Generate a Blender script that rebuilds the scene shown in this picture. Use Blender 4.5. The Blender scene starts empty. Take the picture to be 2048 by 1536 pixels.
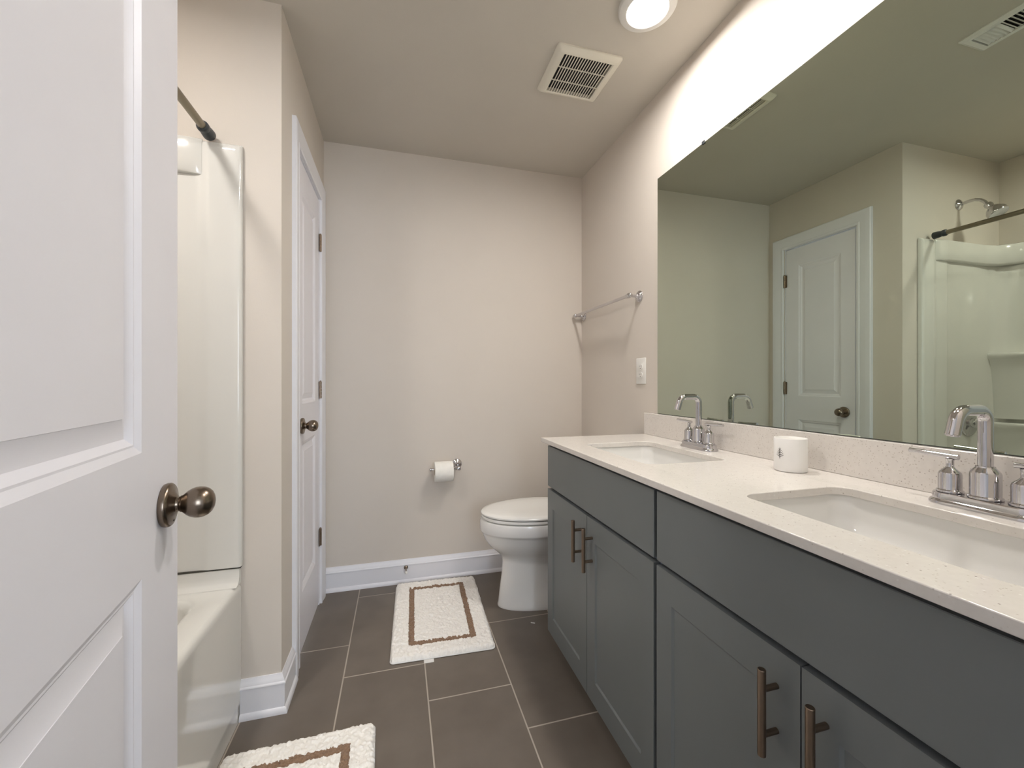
import bpy, bmesh, math, random
from mathutils import Vector, Matrix
random.seed(7)
PI = math.pi
sc = bpy.context.scene
COL = sc.collection

# ------------------------------------------------------------------ camera, world, exposure
cam_d = bpy.data.cameras.new('camera')
cam = bpy.data.objects.new('camera', cam_d); COL.objects.link(cam)
cam.location = (0, 0, 1.131)
cam.rotation_euler = (PI/2, 0, -math.atan(227/820))
cam_d.sensor_width = 36.0; cam_d.lens = 820/2048*36.0
cam_d.shift_y = -2/2048
cam_d.clip_start = 0.01
sc.camera = cam
world = bpy.data.worlds.new('world'); sc.world = world
world.use_nodes = True
world.node_tree.nodes['Background'].inputs[0].default_value = (0.78, 0.88, 1, 1)
world.node_tree.nodes['Background'].inputs[1].default_value = 7.0
vs = sc.view_settings
vs.view_transform = 'Standard'; vs.look = 'None'; vs.gamma = 1.0; vs.use_curve_mapping = False
vs.exposure = 0.60
sc.cycles.max_bounces = 12; sc.cycles.diffuse_bounces = 7; sc.cycles.glossy_bounces = 8
LAMP_W = {'far': 7.4, 'near': 5.4, 'shower': 7.8, 'hall': 2.5}
LAMP_C = (1.0, 0.955, 0.91)

# ------------------------------------------------------------------ materials
def mat(name, col, rough=0.5, metal=0.0, spec=0.5, coat=0.0, noise=None, bump=None, aniso=0.0):
    """noise=(scale, amount): small procedural variation; bump=(scale, strength, distance)"""
    m = bpy.data.materials.new(name); m.use_nodes = True
    nt = m.node_tree; b = nt.nodes['Principled BSDF']
    b.inputs['Base Color'].default_value = (*col, 1)
    b.inputs['Roughness'].default_value = rough
    b.inputs['Metallic'].default_value = metal
    b.inputs['Specular IOR Level'].default_value = spec
    b.inputs['Coat Weight'].default_value = coat
    b.inputs['Coat Roughness'].default_value = 0.03
    b.inputs['Anisotropic'].default_value = aniso
    tc = nt.nodes.new('ShaderNodeTexCoord')
    if noise:
        n = nt.nodes.new('ShaderNodeTexNoise'); n.inputs['Scale'].default_value = noise[0]
        n.inputs['Detail'].default_value = 4
        nt.links.new(tc.outputs['Object'], n.inputs['Vector'])
        r = nt.nodes.new('ShaderNodeValToRGB')
        a = noise[1]
        r.color_ramp.elements[0].position = 0.3; r.color_ramp.elements[1].position = 0.7
        r.color_ramp.elements[0].color = (*[c*(1-a) for c in col], 1)
        r.color_ramp.elements[1].color = (*[min(1, c*(1+a)) for c in col], 1)
        nt.links.new(n.outputs['Fac'], r.inputs['Fac'])
        nt.links.new(r.outputs['Color'], b.inputs['Base Color'])
    if bump:
        n = nt.nodes.new('ShaderNodeTexNoise'); n.inputs['Scale'].default_value = bump[0]
        n.inputs['Detail'].default_value = 3
        nt.links.new(tc.outputs['Object'], n.inputs['Vector'])
        bp = nt.nodes.new('ShaderNodeBump'); bp.inputs['Strength'].default_value = bump[1]
        bp.inputs['Distance'].default_value = bump[2]
        nt.links.new(n.outputs['Fac'], bp.inputs['Height'])
        nt.links.new(bp.outputs['Normal'], b.inputs['Normal'])
    return m

M = {}
M['wall'] = mat('beige wall paint', (0.64, 0.588, 0.530), 0.75, spec=0.25, noise=(3, 0.015), bump=(260, 0.25, 0.0006))
M['ceiling'] = mat('ceiling paint', (0.57, 0.535, 0.480), 0.9, spec=0.1, noise=(3, 0.015), bump=(180, 0.3, 0.0008))
M['trim'] = mat('white trim paint', (0.78, 0.78, 0.82), 0.35, noise=(6, 0.01))
M['door'] = mat('white door paint', (0.79, 0.78, 0.83), 0.42, noise=(8, 0.01), bump=(300, 0.12, 0.0004))
M['cab'] = mat('grey cabinet paint', (0.160, 0.173, 0.176), 0.42, noise=(5, 0.02), bump=(400, 0.1, 0.0003))
M['cabin'] = mat('cabinet carcass edge', (0.11, 0.135, 0.19), 0.5, noise=(5, 0.02))
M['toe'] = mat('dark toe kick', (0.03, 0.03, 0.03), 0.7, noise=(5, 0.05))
M['chrome'] = mat('chrome', (0.63, 0.62, 0.64), 0.05, 1.0, noise=(4, 0.01))
M['pewter'] = mat('antique pewter', (0.23, 0.185, 0.145), 0.26, 1.0, noise=(10, 0.06))
M['bronze'] = mat('brushed bronze', (0.26, 0.195, 0.145), 0.33, 1.0, noise=(30, 0.08))
M['rod'] = mat('brown metal rod', (0.26, 0.225, 0.165), 0.38, 0.9, noise=(12, 0.05))
M['rubber'] = mat('black rubber', (0.035, 0.04, 0.045), 0.45, noise=(20, 0.1))
M['porcelain'] = mat('white porcelain', (0.80, 0.79, 0.77), 0.12, spec=0.5, coat=0.4, noise=(3, 0.005))
M['seat'] = mat('white toilet seat plastic', (0.80, 0.79, 0.76), 0.2, spec=0.5, noise=(3, 0.005))
M['acrylic'] = mat('glossy off-white fibreglass', (0.70, 0.69, 0.655), 0.13, spec=0.5, coat=0.5, noise=(3, 0.008), bump=(5, 0.06, 0.006))
M['basin'] = mat('white ceramic basin', (0.74, 0.73, 0.71), 0.1, coat=0.5, noise=(3, 0.005))
M['plastic'] = mat('off-white plastic', (0.72, 0.69, 0.60), 0.45, noise=(6, 0.01))
M['whiteplastic'] = mat('white plastic', (0.76, 0.75, 0.72), 0.4, noise=(6, 0.01))
M['dark'] = mat('dark void', (0.008, 0.007, 0.008), 0.9, noise=(6, 0.2))
M['paper'] = mat('toilet paper', (0.86, 0.84, 0.79), 0.95, spec=0.1, noise=(60, 0.02), bump=(200, 0.4, 0.001))
M['card'] = mat('cardboard core', (0.40, 0.30, 0.20), 0.9, noise=(40, 0.05))
M['candle'] = mat('white candle cup', (0.86, 0.85, 0.84), 0.3, noise=(5, 0.005))
M['wax'] = mat('white wax', (0.86, 0.83, 0.77), 0.5, noise=(8, 0.01))
M['ink'] = mat('black print', (0.012, 0.012, 0.012), 0.5, noise=(20, 0.1))
M['tag'] = mat('white cloth tag', (0.75, 0.74, 0.72), 0.9, noise=(80, 0.03))
M['caulk'] = mat('dark seam', (0.05, 0.045, 0.035), 0.8, noise=(30, 0.2))
M['hallwall'] = mat('hall wall paint', (0.55, 0.53, 0.52), 0.8, noise=(3, 0.02))
M['mirrorback'] = mat('mirror edge', (0.05, 0.07, 0.055), 0.3, noise=(10, 0.1))
M['mirror'] = mat('mirror glass', (0.535, 0.590, 0.500), 0.0, 1.0)
M['mirror'].node_tree.nodes['Principled BSDF'].inputs['Specular IOR Level'].default_value = 0.5

def quartz():
    m = mat('speckled white quartz', (0.80, 0.75, 0.69), 0.14, spec=0.5)
    nt = m.node_tree; b = nt.nodes['Principled BSDF']; L = nt.links.new
    tc = [n for n in nt.nodes if n.type == 'TEX_COORD'][0]
    def specks(scale, lo, hi, keep):
        v = nt.nodes.new('ShaderNodeTexVoronoi'); v.inputs['Scale'].default_value = scale
        L(tc.outputs['Object'], v.inputs['Vector'])
        r = nt.nodes.new('ShaderNodeMapRange'); r.inputs[1].default_value = lo; r.inputs[2].default_value = hi
        r.inputs[3].default_value = 1; r.inputs[4].default_value = 0
        L(v.outputs['Distance'], r.inputs[0])
        s = nt.nodes.new('ShaderNodeSeparateColor'); L(v.outputs['Color'], s.inputs[0])
        g = nt.nodes.new('ShaderNodeMath'); g.operation = 'LESS_THAN'; g.inputs[1].default_value = keep
        L(s.outputs[0], g.inputs[0])
        p = nt.nodes.new('ShaderNodeMath'); p.operation = 'MULTIPLY'
        L(r.outputs[0], p.inputs[0]); L(g.outputs[0], p.inputs[1])
        return p.outputs[0]
    n = nt.nodes.new('ShaderNodeTexNoise'); n.inputs['Scale'].default_value = 90; n.inputs['Detail'].default_value = 5
    L(tc.outputs['Object'], n.inputs['Vector'])
    base = nt.nodes.new('ShaderNodeMix'); base.data_type = 'RGBA'
    base.inputs[6].default_value = (0.655, 0.615, 0.58, 1); base.inputs[7].default_value = (0.735, 0.70, 0.66, 1)
    L(n.outputs['Fac'], base.inputs[0])
    cur = base.outputs[2]
    for sc_, lo, hi, keep, c in ((230, 0.15, 0.34, 0.16, (0.52, 0.47, 0.42, 1)), (130, 0.08, 0.22, 0.11, (0.25, 0.21, 0.19, 1)),
                                 (150, 0.1, 0.3, 0.12, (0.80, 0.78, 0.75, 1))):
        x = nt.nodes.new('ShaderNodeMix'); x.data_type = 'RGBA'
        L(specks(sc_, lo, hi, keep), x.inputs[0]); L(cur, x.inputs[6]); x.inputs[7].default_value = c
        cur = x.outputs[2]
    L(cur, b.inputs['Base Color'])
    return m
M['quartz'] = quartz()

def tiles():
    m = mat('brown grey floor tile', (0.12, 0.1, 0.08), 0.42, spec=0.4)
    nt = m.node_tree; b = nt.nodes['Principled BSDF']; L = nt.links.new
    tc = [n for n in nt.nodes if n.type == 'TEX_COORD'][0]
    sp = nt.nodes.new('ShaderNodeSeparateXYZ'); L(tc.outputs['Object'], sp.inputs[0])
    def mt(op, a, c=None):
        n = nt.nodes.new('ShaderNodeMath'); n.operation = op
        for i, v in enumerate((a, c)):
            if v is None: continue
            if isinstance(v, (int, float)): n.inputs[i].default_value = v
            else: L(v, n.inputs[i])
        return n.outputs[0]
    u = mt('DIVIDE', mt('ADD', sp.outputs[0], 0.204), 0.306)
    col = mt('FLOOR', u)
    fu = mt('FRACT', u)
    du = mt('MULTIPLY', mt('MINIMUM', fu, mt('SUBTRACT', 1.0, fu)), 0.306)
    w = mt('DIVIDE', mt('ADD', mt('SUBTRACT', sp.outputs[1], 1.688), mt('MULTIPLY', col, 0.2035)), 0.611)
    row = mt('FLOOR', w)
    fw = mt('FRACT', w)
    dw = mt('MULTIPLY', mt('MINIMUM', fw, mt('SUBTRACT', 1.0, fw)), 0.611)
    d = mt('MINIMUM', du, dw)
    g = nt.nodes.new('ShaderNodeMapRange'); g.inputs[1].default_value = 0.0020; g.inputs[2].default_value = 0.0030
    g.inputs[3].default_value = 1; g.inputs[4].default_value = 0; L(d, g.inputs[0])
    n = nt.nodes.new('ShaderNodeTexNoise'); n.inputs['Scale'].default_value = 7; n.inputs['Detail'].default_value = 8
    L(tc.outputs['Object'], n.inputs['Vector'])
    cr = nt.nodes.new('ShaderNodeValToRGB')
    cr.color_ramp.elements[0].position = 0.3; cr.color_ramp.elements[1].position = 0.72
    cr.color_ramp.elements[0].color = (0.138, 0.115, 0.094, 1); cr.color_ramp.elements[1].color = (0.172, 0.146, 0.121, 1)
    L(n.outputs['Fac'], cr.inputs['Fac'])
    wn = nt.nodes.new('ShaderNodeTexWhiteNoise'); wn.noise_dimensions = '2D'
    cb = nt.nodes.new('ShaderNodeCombineXYZ'); L(col, cb.inputs[0]); L(row, cb.inputs[1]); L(cb.outputs[0], wn.inputs['Vector'])
    hs = nt.nodes.new('ShaderNodeHueSaturation'); L(cr.outputs['Color'], hs.inputs['Color'])
    L(mt('ADD', mt('MULTIPLY', wn.outputs['Value'], 0.10), 0.95), hs.inputs['Value'])
    x = nt.nodes.new('ShaderNodeMix'); x.data_type = 'RGBA'
    L(g.outputs[0], x.inputs[0]); L(hs.outputs['Color'], x.inputs[6]); x.inputs[7].default_value = (0.42, 0.37, 0.315, 1)
    L(x.outputs[2], b.inputs['Base Color'])
    r = mt('ADD', mt('MULTIPLY', g.outputs[0], 0.4), 0.42); L(r, b.inputs['Roughness'])
    bp = nt.nodes.new('ShaderNodeBump'); bp.inputs['Strength'].default_value = 0.6; bp.inputs['Distance'].default_value = 0.0012
    L(mt('SUBTRACT', 1.0, g.outputs[0]), bp.inputs['Height']); L(bp.outputs['Normal'], b.inputs['Normal'])
    return m
M['tile'] = tiles()

RW, RL = 0.43, 0.645          # bath mat size
def rugmat():
    m = mat('cream and brown pile', (0.8, 0.77, 0.7), 1.0, spec=0.05)
    nt = m.node_tree; b = nt.nodes['Principled BSDF']; L = nt.links.new
    tc = [n for n in nt.nodes if n.type == 'TEX_COORD'][0]
    nz = nt.nodes.new('ShaderNodeTexNoise'); nz.inputs['Scale'].default_value = 70; nz.inputs['Detail'].default_value = 3
    L(tc.outputs['Object'], nz.inputs['Vector'])
    sub = nt.nodes.new('ShaderNodeVectorMath'); sub.operation = 'MULTIPLY_ADD'
    sub.inputs[1].default_value = (0.012, 0.012, 0); sub.inputs[2].default_value = (-0.006, -0.006, 0)
    L(nz.outputs['Color'], sub.inputs[0])
    add = nt.nodes.new('ShaderNodeVectorMath'); add.operation = 'ADD'
    L(tc.outputs['Object'], add.inputs[0]); L(sub.outputs[0], add.inputs[1])
    sp = nt.nodes.new('ShaderNodeSeparateXYZ'); L(add.outputs[0], sp.inputs[0])
    def mt(op, a, c=None):
        n = nt.nodes.new('ShaderNodeMath'); n.operation = op
        for i, v in enumerate((a, c)):
            if v is None: continue
            if isinstance(v, (int, float)): n.inputs[i].default_value = v
            else: L(v, n.inputs[i])
        return n.outputs[0]
    dx = mt('SUBTRACT', RW/2, mt('ABSOLUTE', sp.outputs[0]))
    dy = mt('SUBTRACT', RL/2, mt('ABSOLUTE', sp.outputs[1]))
    d = mt('MINIMUM', dx, dy)
    ring = mt('MULTIPLY', mt('GREATER_THAN', d, 0.070), mt('LESS_THAN', d, 0.096))
    n2 = nt.nodes.new('ShaderNodeTexNoise'); n2.inputs['Scale'].default_value = 220; n2.inputs['Detail'].default_value = 3
    L(tc.outputs['Object'], n2.inputs['Vector'])
    w = nt.nodes.new('ShaderNodeMix'); w.data_type = 'RGBA'
    w.inputs[6].default_value = (0.82, 0.79, 0.74, 1); w.inputs[7].default_value = (0.95, 0.93, 0.89, 1)
    L(n2.outputs['Fac'], w.inputs[0])
    br = nt.nodes.new('ShaderNodeMix'); br.data_type = 'RGBA'
    br.inputs[6].default_value = (0.13, 0.075, 0.045, 1); br.inputs[7].default_value = (0.40, 0.27, 0.185, 1)
    L(n2.outputs['Fac'], br.inputs[0])
    x = nt.nodes.new('ShaderNodeMix'); x.data_type = 'RGBA'
    L(ring, x.inputs[0]); L(w.outputs[2], x.inputs[6]); L(br.outputs[2], x.inputs[7])
    L(x.outputs[2], b.inputs['Base Color'])
    b.inputs['Sheen Weight'].default_value = 0.3
    return m
M['rug'] = rugmat()

def emit(name, col, s):
    m = bpy.data.materials.new(name); m.use_nodes = True
    b = m.node_tree.nodes['Principled BSDF']
    b.inputs['Base Color'].default_value = (0.9, 0.9, 0.9, 1)
    b.inputs['Emission Color'].default_value = (*col, 1); b.inputs['Emission Strength'].default_value = s
    return m
M['lens'] = emit('lit lamp lens', (1.0, 0.95, 0.90), 4.0)

# ------------------------------------------------------------------ mesh helpers
class MB:
    def __init__(s): s.bm = bmesh.new()
    def box(s, lo, hi, bev=0.0, seg=2, mtx=None):
        x0, y0, z0 = lo; x1, y1, z1 = hi
        v = [s.bm.verts.new(p) for p in ((x0,y0,z0),(x1,y0,z0),(x1,y1,z0),(x0,y1,z0),(x0,y0,z1),(x1,y0,z1),(x1,y1,z1),(x0,y1,z1))]
        f = [s.bm.faces.new([v[i] for i in q]) for q in ((0,3,2,1),(4,5,6,7),(0,1,5,4),(1,2,6,5),(2,3,7,6),(3,0,4,7))]
        if mtx is not None:
            for q in v: q.co = mtx @ q.co
        if bev > 0:
            e = list({e for q in f for e in q.edges})
            bmesh.ops.bevel(s.bm, geom=e, offset=bev, segments=seg, affect='EDGES', profile=0.5)
        return s
    def loft(s, rings, caps=(True, True), closed=True):
        vr = [[s.bm.verts.new(p) for p in r] for r in rings]
        n = len(rings[0])
        for a, b in zip(vr[:-1], vr[1:]):
            for i in range(n if closed else n-1):
                j = (i+1) % n
                try: s.bm.faces.new((a[i], a[j], b[j], b[i]))
                except ValueError: pass
        if caps[0]: s.bm.faces.new(vr[0][::-1])
        if caps[1]: s.bm.faces.new(vr[-1])
        return vr
    def tube(s, path, r, n=20, caps=True):
        P = [Vector(p) for p in path]
        rr = r if isinstance(r, (list, tuple)) else [r]*len(P)
        t0 = (P[1]-P[0]).normalized()
        up = Vector((0,0,1)) if abs(t0.z) < 0.9 else Vector((1,0,0))
        nx = t0.cross(up).normalized()
        rings = []
        for i, p in enumerate(P):
            if i == 0: t = P[1]-P[0]
            elif i == len(P)-1: t = P[-1]-P[-2]
            else: t = (P[i+1]-p).normalized() + (p-P[i-1]).normalized()
            t.normalize()
            nx = (nx - t*nx.dot(t)).normalized(); ny = t.cross(nx)
            rings.append([p + (nx*math.cos(2*PI*k/n) + ny*math.sin(2*PI*k/n))*rr[i] for k in range(n)])
        s.loft(rings, (caps, caps)); return s
    def lathe(s, prof, org=(0,0,0), axis=(0,0,1), n=40, capb=True, capt=True):
        """prof: list of (radius, distance along axis)"""
        q = [prof[0]]
        for i in range(1, len(prof)-1):
            p0, p1, p2 = Vector(prof[i-1]), Vector(prof[i]), Vector(prof[i+1]); u, w_ = p0-p1, p2-p1
            if u.length > 0.0018 and w_.length > 0.0018 and u.angle(w_) < math.radians(158):
                q += [tuple(p1+u.normalized()*0.0006), tuple(p1+w_.normalized()*0.0006)]
            else: q.append(prof[i])
        prof = q + [prof[-1]]
        a = Vector(axis).normalized(); up = Vector((0,0,1)) if abs(a.z) < 0.9 else Vector((1,0,0))
        nx = a.cross(up).normalized(); ny = a.cross(nx); o = Vector(org)
        rings = [[o + a*h + (nx*math.cos(2*PI*k/n)+ny*math.sin(2*PI*k/n))*max(r, 1e-5) for k in range(n)] for r, h in prof]
        s.loft(rings, (capb, capt)); return s
    def poly(s, pts):
        s.bm.faces.new([s.bm.verts.new(p) for p in pts]); return s
    def build(s, name, m, parent=None, smooth=38, loc=None, rz=0, weld=True, recalc=True):
        if weld: bmesh.ops.remove_doubles(s.bm, verts=s.bm.verts, dist=1e-6)
        if recalc: bmesh.ops.recalc_face_normals(s.bm, faces=s.bm.faces)
        me = bpy.data.meshes.new(name); s.bm.to_mesh(me); s.bm.free()
        o = bpy.data.objects.new(name, me); COL.objects.link(o)
        if m is not None: me.materials.append(M[m] if isinstance(m, str) else m)
        if smooth:
            for p in me.polygons: p.use_smooth = True
            me.set_sharp_from_angle(angle=math.radians(smooth))
        if parent is not None: o.parent = parent
        if loc is not None: o.location = loc
        o.rotation_euler[2] = rz
        return o

def tag(o, label, cat, group=None, kind=None):
    o['label'] = label; o['category'] = cat
    if group: o['group'] = group
    if kind: o['kind'] = kind
    return o
def empty(name, loc, rz=0):
    o = bpy.data.objects.new(name, None); COL.objects.link(o)
    o.location = loc; o.rotation_euler = (0, 0, rz); o.empty_display_size = 0.1
    return o
def kids(o): return [c for c in bpy.data.objects if c.parent == o]
def copy_tree(o, parent=None):
    c = o.copy(); COL.objects.link(c)
    if parent is not None: c.parent = parent
    for k in kids(o):
        copy_tree(k, c)
    return c
def struct(o, label, cat): return tag(o, label, cat, kind='structure')
def rrect(cx, cy, w, h, r, z, n=8):
    pts = []
    for (sx, sy, a0) in ((1,1,0),(-1,1,PI/2),(-1,-1,PI),(1,-1,1.5*PI)):
        for k in range(n+1):
            a = a0 + PI/2*k/n
            pts.append((cx + sx*(w/2-r) + r*math.cos(a), cy + sy*(h/2-r) + r*math.sin(a), z))
    return pts
def arc(c, r, a0, a1, n, plane='xz', y=0.0):
    out = []
    for k in range(n+1):
        a = a0+(a1-a0)*k/n
        out.append((c[0]+r*math.cos(a), y, c[1]+r*math.sin(a)))
    return out

# ------------------------------------------------------------------ room shell
XR, YB, XC, YW, XL, ZC = 1.13, 2.41, -0.39, 1.58, -1.20, 2.44
def slab(name, lo, hi, m, label, cat):
    return struct(MB().box(lo, hi).build(name, m, smooth=0), label, cat)
slab('floor', (-1.75, -3.3, -0.1), (1.75, 2.53, 0), 'tile', 'brown-grey rectangular floor tiles with pale grout', 'floor')
slab('ceiling', (-1.75, -3.3, ZC), (1.75, 2.53, ZC+0.1), 'ceiling', 'smooth khaki-beige ceiling above the bathroom', 'ceiling')
slab('wall_back', (-0.49, YB, 0), (1.25, YB+0.12, ZC), 'wall', 'beige back wall behind the toilet with the paper holder', 'wall')
slab('wall_right', (XR, -0.12, 0), (XR+0.12, YB, ZC), 'wall', 'beige wall on the right that carries the big mirror', 'wall')
slab('wall_left', (XL-0.12, -0.12, 0), (XL, YW+0.12, ZC), 'wall', 'beige long wall behind the bathtub', 'wall')
slab('wall_shower_end', (XL, YW, 0), (XC, YW+0.12, ZC), 'wall', 'beige end wall of the shower under the shower head', 'wall')
w = MB()
w.box((XC-0.12, YW+0.12, 0), (XC, 1.809, ZC)); w.box((XC-0.12, 2.283, 0), (XC, YB, ZC)); w.box((XC-0.12, 1.809, 2.072), (XC, 2.283, ZC))
struct(w.build('wall_closet', 'wall', smooth=0), 'narrow beige wall around the white closet door', 'wall')
w = MB()
DX0, DX1 = -0.235, 0.56
w.box((XL, -0.12, 0), (DX0, 0, ZC)); w.box((DX1, -0.12, 0), (XR, 0, ZC)); w.box((DX0, -0.12, 2.09), (DX1, 0, ZC))
struct(w.build('wall_entrance', 'wall', smooth=0), 'beige entrance wall with the open doorway', 'wall')
for nm, lo, hi in (('wall_hall_left', (-1.75, -2.5, 0), (-1.65, -0.12, ZC)), ('wall_hall_right', (1.65, -2.5, 0), (1.75, -0.12, ZC))):
    slab(nm, lo, hi, 'hallwall', 'plain wall of the hallway outside the bathroom door', 'wall')

w = MB()     # hall wall with a daylit window
WX0, WX1, WZ0, WZ1, WY = -0.1, 1.3, 0.75, 2.15, -2.40
w.box((-1.65, WY-0.1, 0), (WX0, WY, ZC)); w.box((WX1, WY-0.1, 0), (1.65, WY, ZC)); w.box((WX0, WY-0.1, 0), (WX1, WY, WZ0)); w.box((WX0, WY-0.1, WZ1), (WX1, WY, ZC))
struct(w.build('wall_hall_rear', 'hallwall', smooth=0), 'plain rear wall of the hallway with a window', 'wall')
w = MB()
for q in (WX0, (WX0+WX1)/2-0.02, WX1-0.04): w.box((q, WY-0.08, WZ0), (q+0.04, WY-0.03, WZ1))
for q in (WZ0, (WZ0+WZ1)/2-0.02, WZ1-0.04): w.box((WX0, WY-0.075, q), (WX1, WY-0.035, q+0.04))
struct(w.build('window_1', 'trim', smooth=0), 'white sash window letting daylight into the hallway', 'window')
pd = bpy.data.lights.new('window_portal', 'AREA'); pd.shape = 'RECTANGLE'; pd.size = WX1-WX0; pd.size_y = WZ1-WZ0; pd.cycles.is_portal = True
po = bpy.data.objects.new('window_portal', pd); COL.objects.link(po); po.location = ((WX0+WX1)/2, WY-0.02, (WZ0+WZ1)/2); po.rotation_euler = (PI/2, 0, PI)

# baseboards: profile (distance from wall, height) swept along a mitred plan path
BP = [(0,0),(0.022,0),(0.022,0.006),(0.0205,0.013),(0.017,0.018),(0.0130,0.0205),(0.0130,0.097),(0.0160,0.099),(0.0165,0.102),(0.0155,0.105),(0.0125,0.108),(0.0120,0.111),(0.0085,0.118),(0.0045,0.126),(0.0035,0.130),(0,0.130)]
def baseboard(name, path, label, kind='structure'):
    """path: plan points, the room on the right-hand side of the direction"""
    n = len(path); P = [Vector(p) for p in path]
    rings = []
    for i in range(n):
        d1 = (P[i]-P[i-1]).normalized() if i > 0 else (P[1]-P[0]).normalized()
        d2 = (P[i+1]-P[i]).normalized() if i < n-1 else d1
        n1 = Vector((d1.y, -d1.x)); n2 = Vector((d2.y, -d2.x))
        m = (n1+n2); m = m/(1+n1.dot(n2))
        rings.append([(P[i].x+m.x*q, P[i].y+m.y*q, z) for q, z in BP])
    b = MB(); b.loft(rings, (True, True))
    return struct(b.build(name, 'trim', smooth=25), label, 'baseboard')
baseboard('baseboard_back', [(XC+0.012, YB), (XR-0.022, YB)], 'white moulded baseboard along the back wall')
baseboard('baseboard_left', [(-0.5125, YW), (XC, YW), (XC, 1.7225)], 'white moulded baseboard wrapping the corner beside the tub')
baseboard('baseboard_right', [(XR, YB), (XR, 1.70)], 'white moulded baseboard beside the toilet')

# closet casing
def casing(name, y0, y1, z1, X, label):
    prof = [(0,0),(0,0.010),(0.004,0.0125),(0.012,0.0125),(0.016,0.0105),(0.022,0.012),(0.045,0.0155),(0.056,0.0175),(0.074,0.0175),(0.079,0.0145),(0.0795,0.0)]
    b = MB()
    cols = [[(X+d, y0-w_, 0.0), (X+d, y0-w_, z1+w_), (X+d, y1+w_, z1+w_), (X+d, y1+w_, 0.0)] for w_, d in prof]
    b.loft(cols, (False, False), closed=False)
    return struct(b.build(name, 'trim', smooth=25), label, 'trim')
casing('trim_1', 1.803, 2.289, 2.071, XC, 'white moulded casing around the closet door')
j = MB()
j.box((XC-0.119, 1.8095, 0), (XC+0.0005, 1.8145, 2.0665)); j.box((XC-0.119, 2.2785, 0), (XC+0.0005, 2.2825, 2.0665)); j.box((XC-0.119, 1.8095, 2.067), (XC+0.0005, 2.2825, 2.0715))
j.box((XC-0.055, 1.8145, 0), (XC-0.040, 1.825, 2.06)); j.box((XC-0.055, 2.268, 0), (XC-0.040, 2.2785, 2.06)); j.box((XC-0.055, 1.8145, 2.055), (XC-0.040, 2.2785, 2.067))
struct(j.build('trim_2', 'trim', smooth=0), 'white door jamb inside the closet casing', 'trim')
# entrance door jamb
j = MB()
j.box((DX0+0.0005, -0.119, 0), (DX0+0.02, -0.001, 2.07)); j.box((DX1-0.02, -0.119, 0), (DX1-0.0005, -0.001, 2.07)); j.box((DX0+0.0005, -0.119, 2.07), (DX1-0.0005, -0.001, 2.0895))
struct(j.build('trim_3', 'trim', smooth=0), 'white jamb of the entrance doorway', 'trim')

# ------------------------------------------------------------------ doors
PPROF = [(0,0),(0.009,0.0045),(0.0115,0.0045),(0.020,0.0105),(0.0235,0.0105),(0.045,0.0035),(0.0455,0.003)]
def leaf(name, W, Hh, t, x0, x1, zr):
    b = MB(); xs = [0, x0, x1, W]; zs = [0, zr[0], zr[1], zr[2], zr[3], Hh]
    for yf, sg in ((0, 1), (t, -1)):
        for i in range(3):
            for k in range(5):
                if i == 1 and k in (1, 3): continue
                b.poly([(xs[i], yf, zs[k]), (xs[i+1], yf, zs[k]), (xs[i+1], yf, zs[k+1]), (xs[i], yf, zs[k+1])])
        for k in (1, 3):
            rings = [[(x0+d, yf+sg*q, zs[k]+d), (x1-d, yf+sg*q, zs[k]+d), (x1-d, yf+sg*q, zs[k+1]-d), (x0+d, yf+sg*q, zs[k+1]-d)] for d, q in PPROF]
            b.loft(rings, (False, True))
    for a, c in (((0,0,0),(0,t,Hh)), ((W,0,0),(W,t,Hh))):
        b.poly([(a[0],0,0),(a[0],t,0),(a[0],t,Hh),(a[0],0,Hh)])
    for z in (0, Hh): b.poly([(0,0,z),(W,0,z),(W,t,z),(0,t,z)])
    return b.build(name, 'door', smooth=20)
def knob(parent, x, y, z, sgn, sc_=1.0):
    """egg-shaped passage knob on the local +-y face of a door"""
    b = MB()
    r = [(0.0,0),(0.032,0.0),(0.0335,0.004),(0.0335,0.008),(0.031,0.0110),(0.024,0.0125),(0.018,0.0140),(0.0140,0.0165)]
    b.lathe([(p*sc_, q*sc_) for p, q in r], (x, y, z), (0, sgn, 0), 48, True, True)
    ro = b.build('rosette', 'pewter', parent, 40)
    b = MB()
    r = [(0.0130,0.014),(0.0112,0.0185),(0.0112,0.0205),(0.0128,0.0215),(0.0130,0.0235),(0.0155,0.0262),(0.0190,0.0300),(0.0220,0.0350),(0.0238,0.0405),(0.0242,0.0455),
         (0.0232,0.0515),(0.0205,0.0570),(0.0160,0.0615),(0.0105,0.0642),(0.005,0.0655),(0.0,0.0657)]
    b.lathe([(p*sc_, q*sc_) for p, q in r], (x, y, z), (0, sgn, 0), 48, True, False)
    k = b.build('knob', 'pewter', parent, 60)
    p = MB().lathe([(0,0.0100),(0.0022,0.0100),(0.0022,0.0118),(0.0,0.0118)], (x, y, z-0.024*sc_), (0, sgn, 0), 12).build('pin_hole', 'dark', ro, 40)
    return k
def hinge(parent, x, y, z, sx):
    b = MB()
    for k in range(5):
        b.lathe([(0,0),(0.0062,0),(0.0062,0.0162),(0,0.0162)], (x, y, z-0.0425+0.0172*k), (0,0,1), 16)
    b.lathe([(0.0,0),(0.0045,0),(0.0055,0.002),(0.003,0.005),(0,0.006)], (x, y, z+0.0430), (0,0,1), 16)
    b.box((x-0.016, y-0.0035, z-0.043), (x+0.016, y-0.0012, z+0.043))
    return b.build('hinge', 'bronze', parent, 40)
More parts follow.
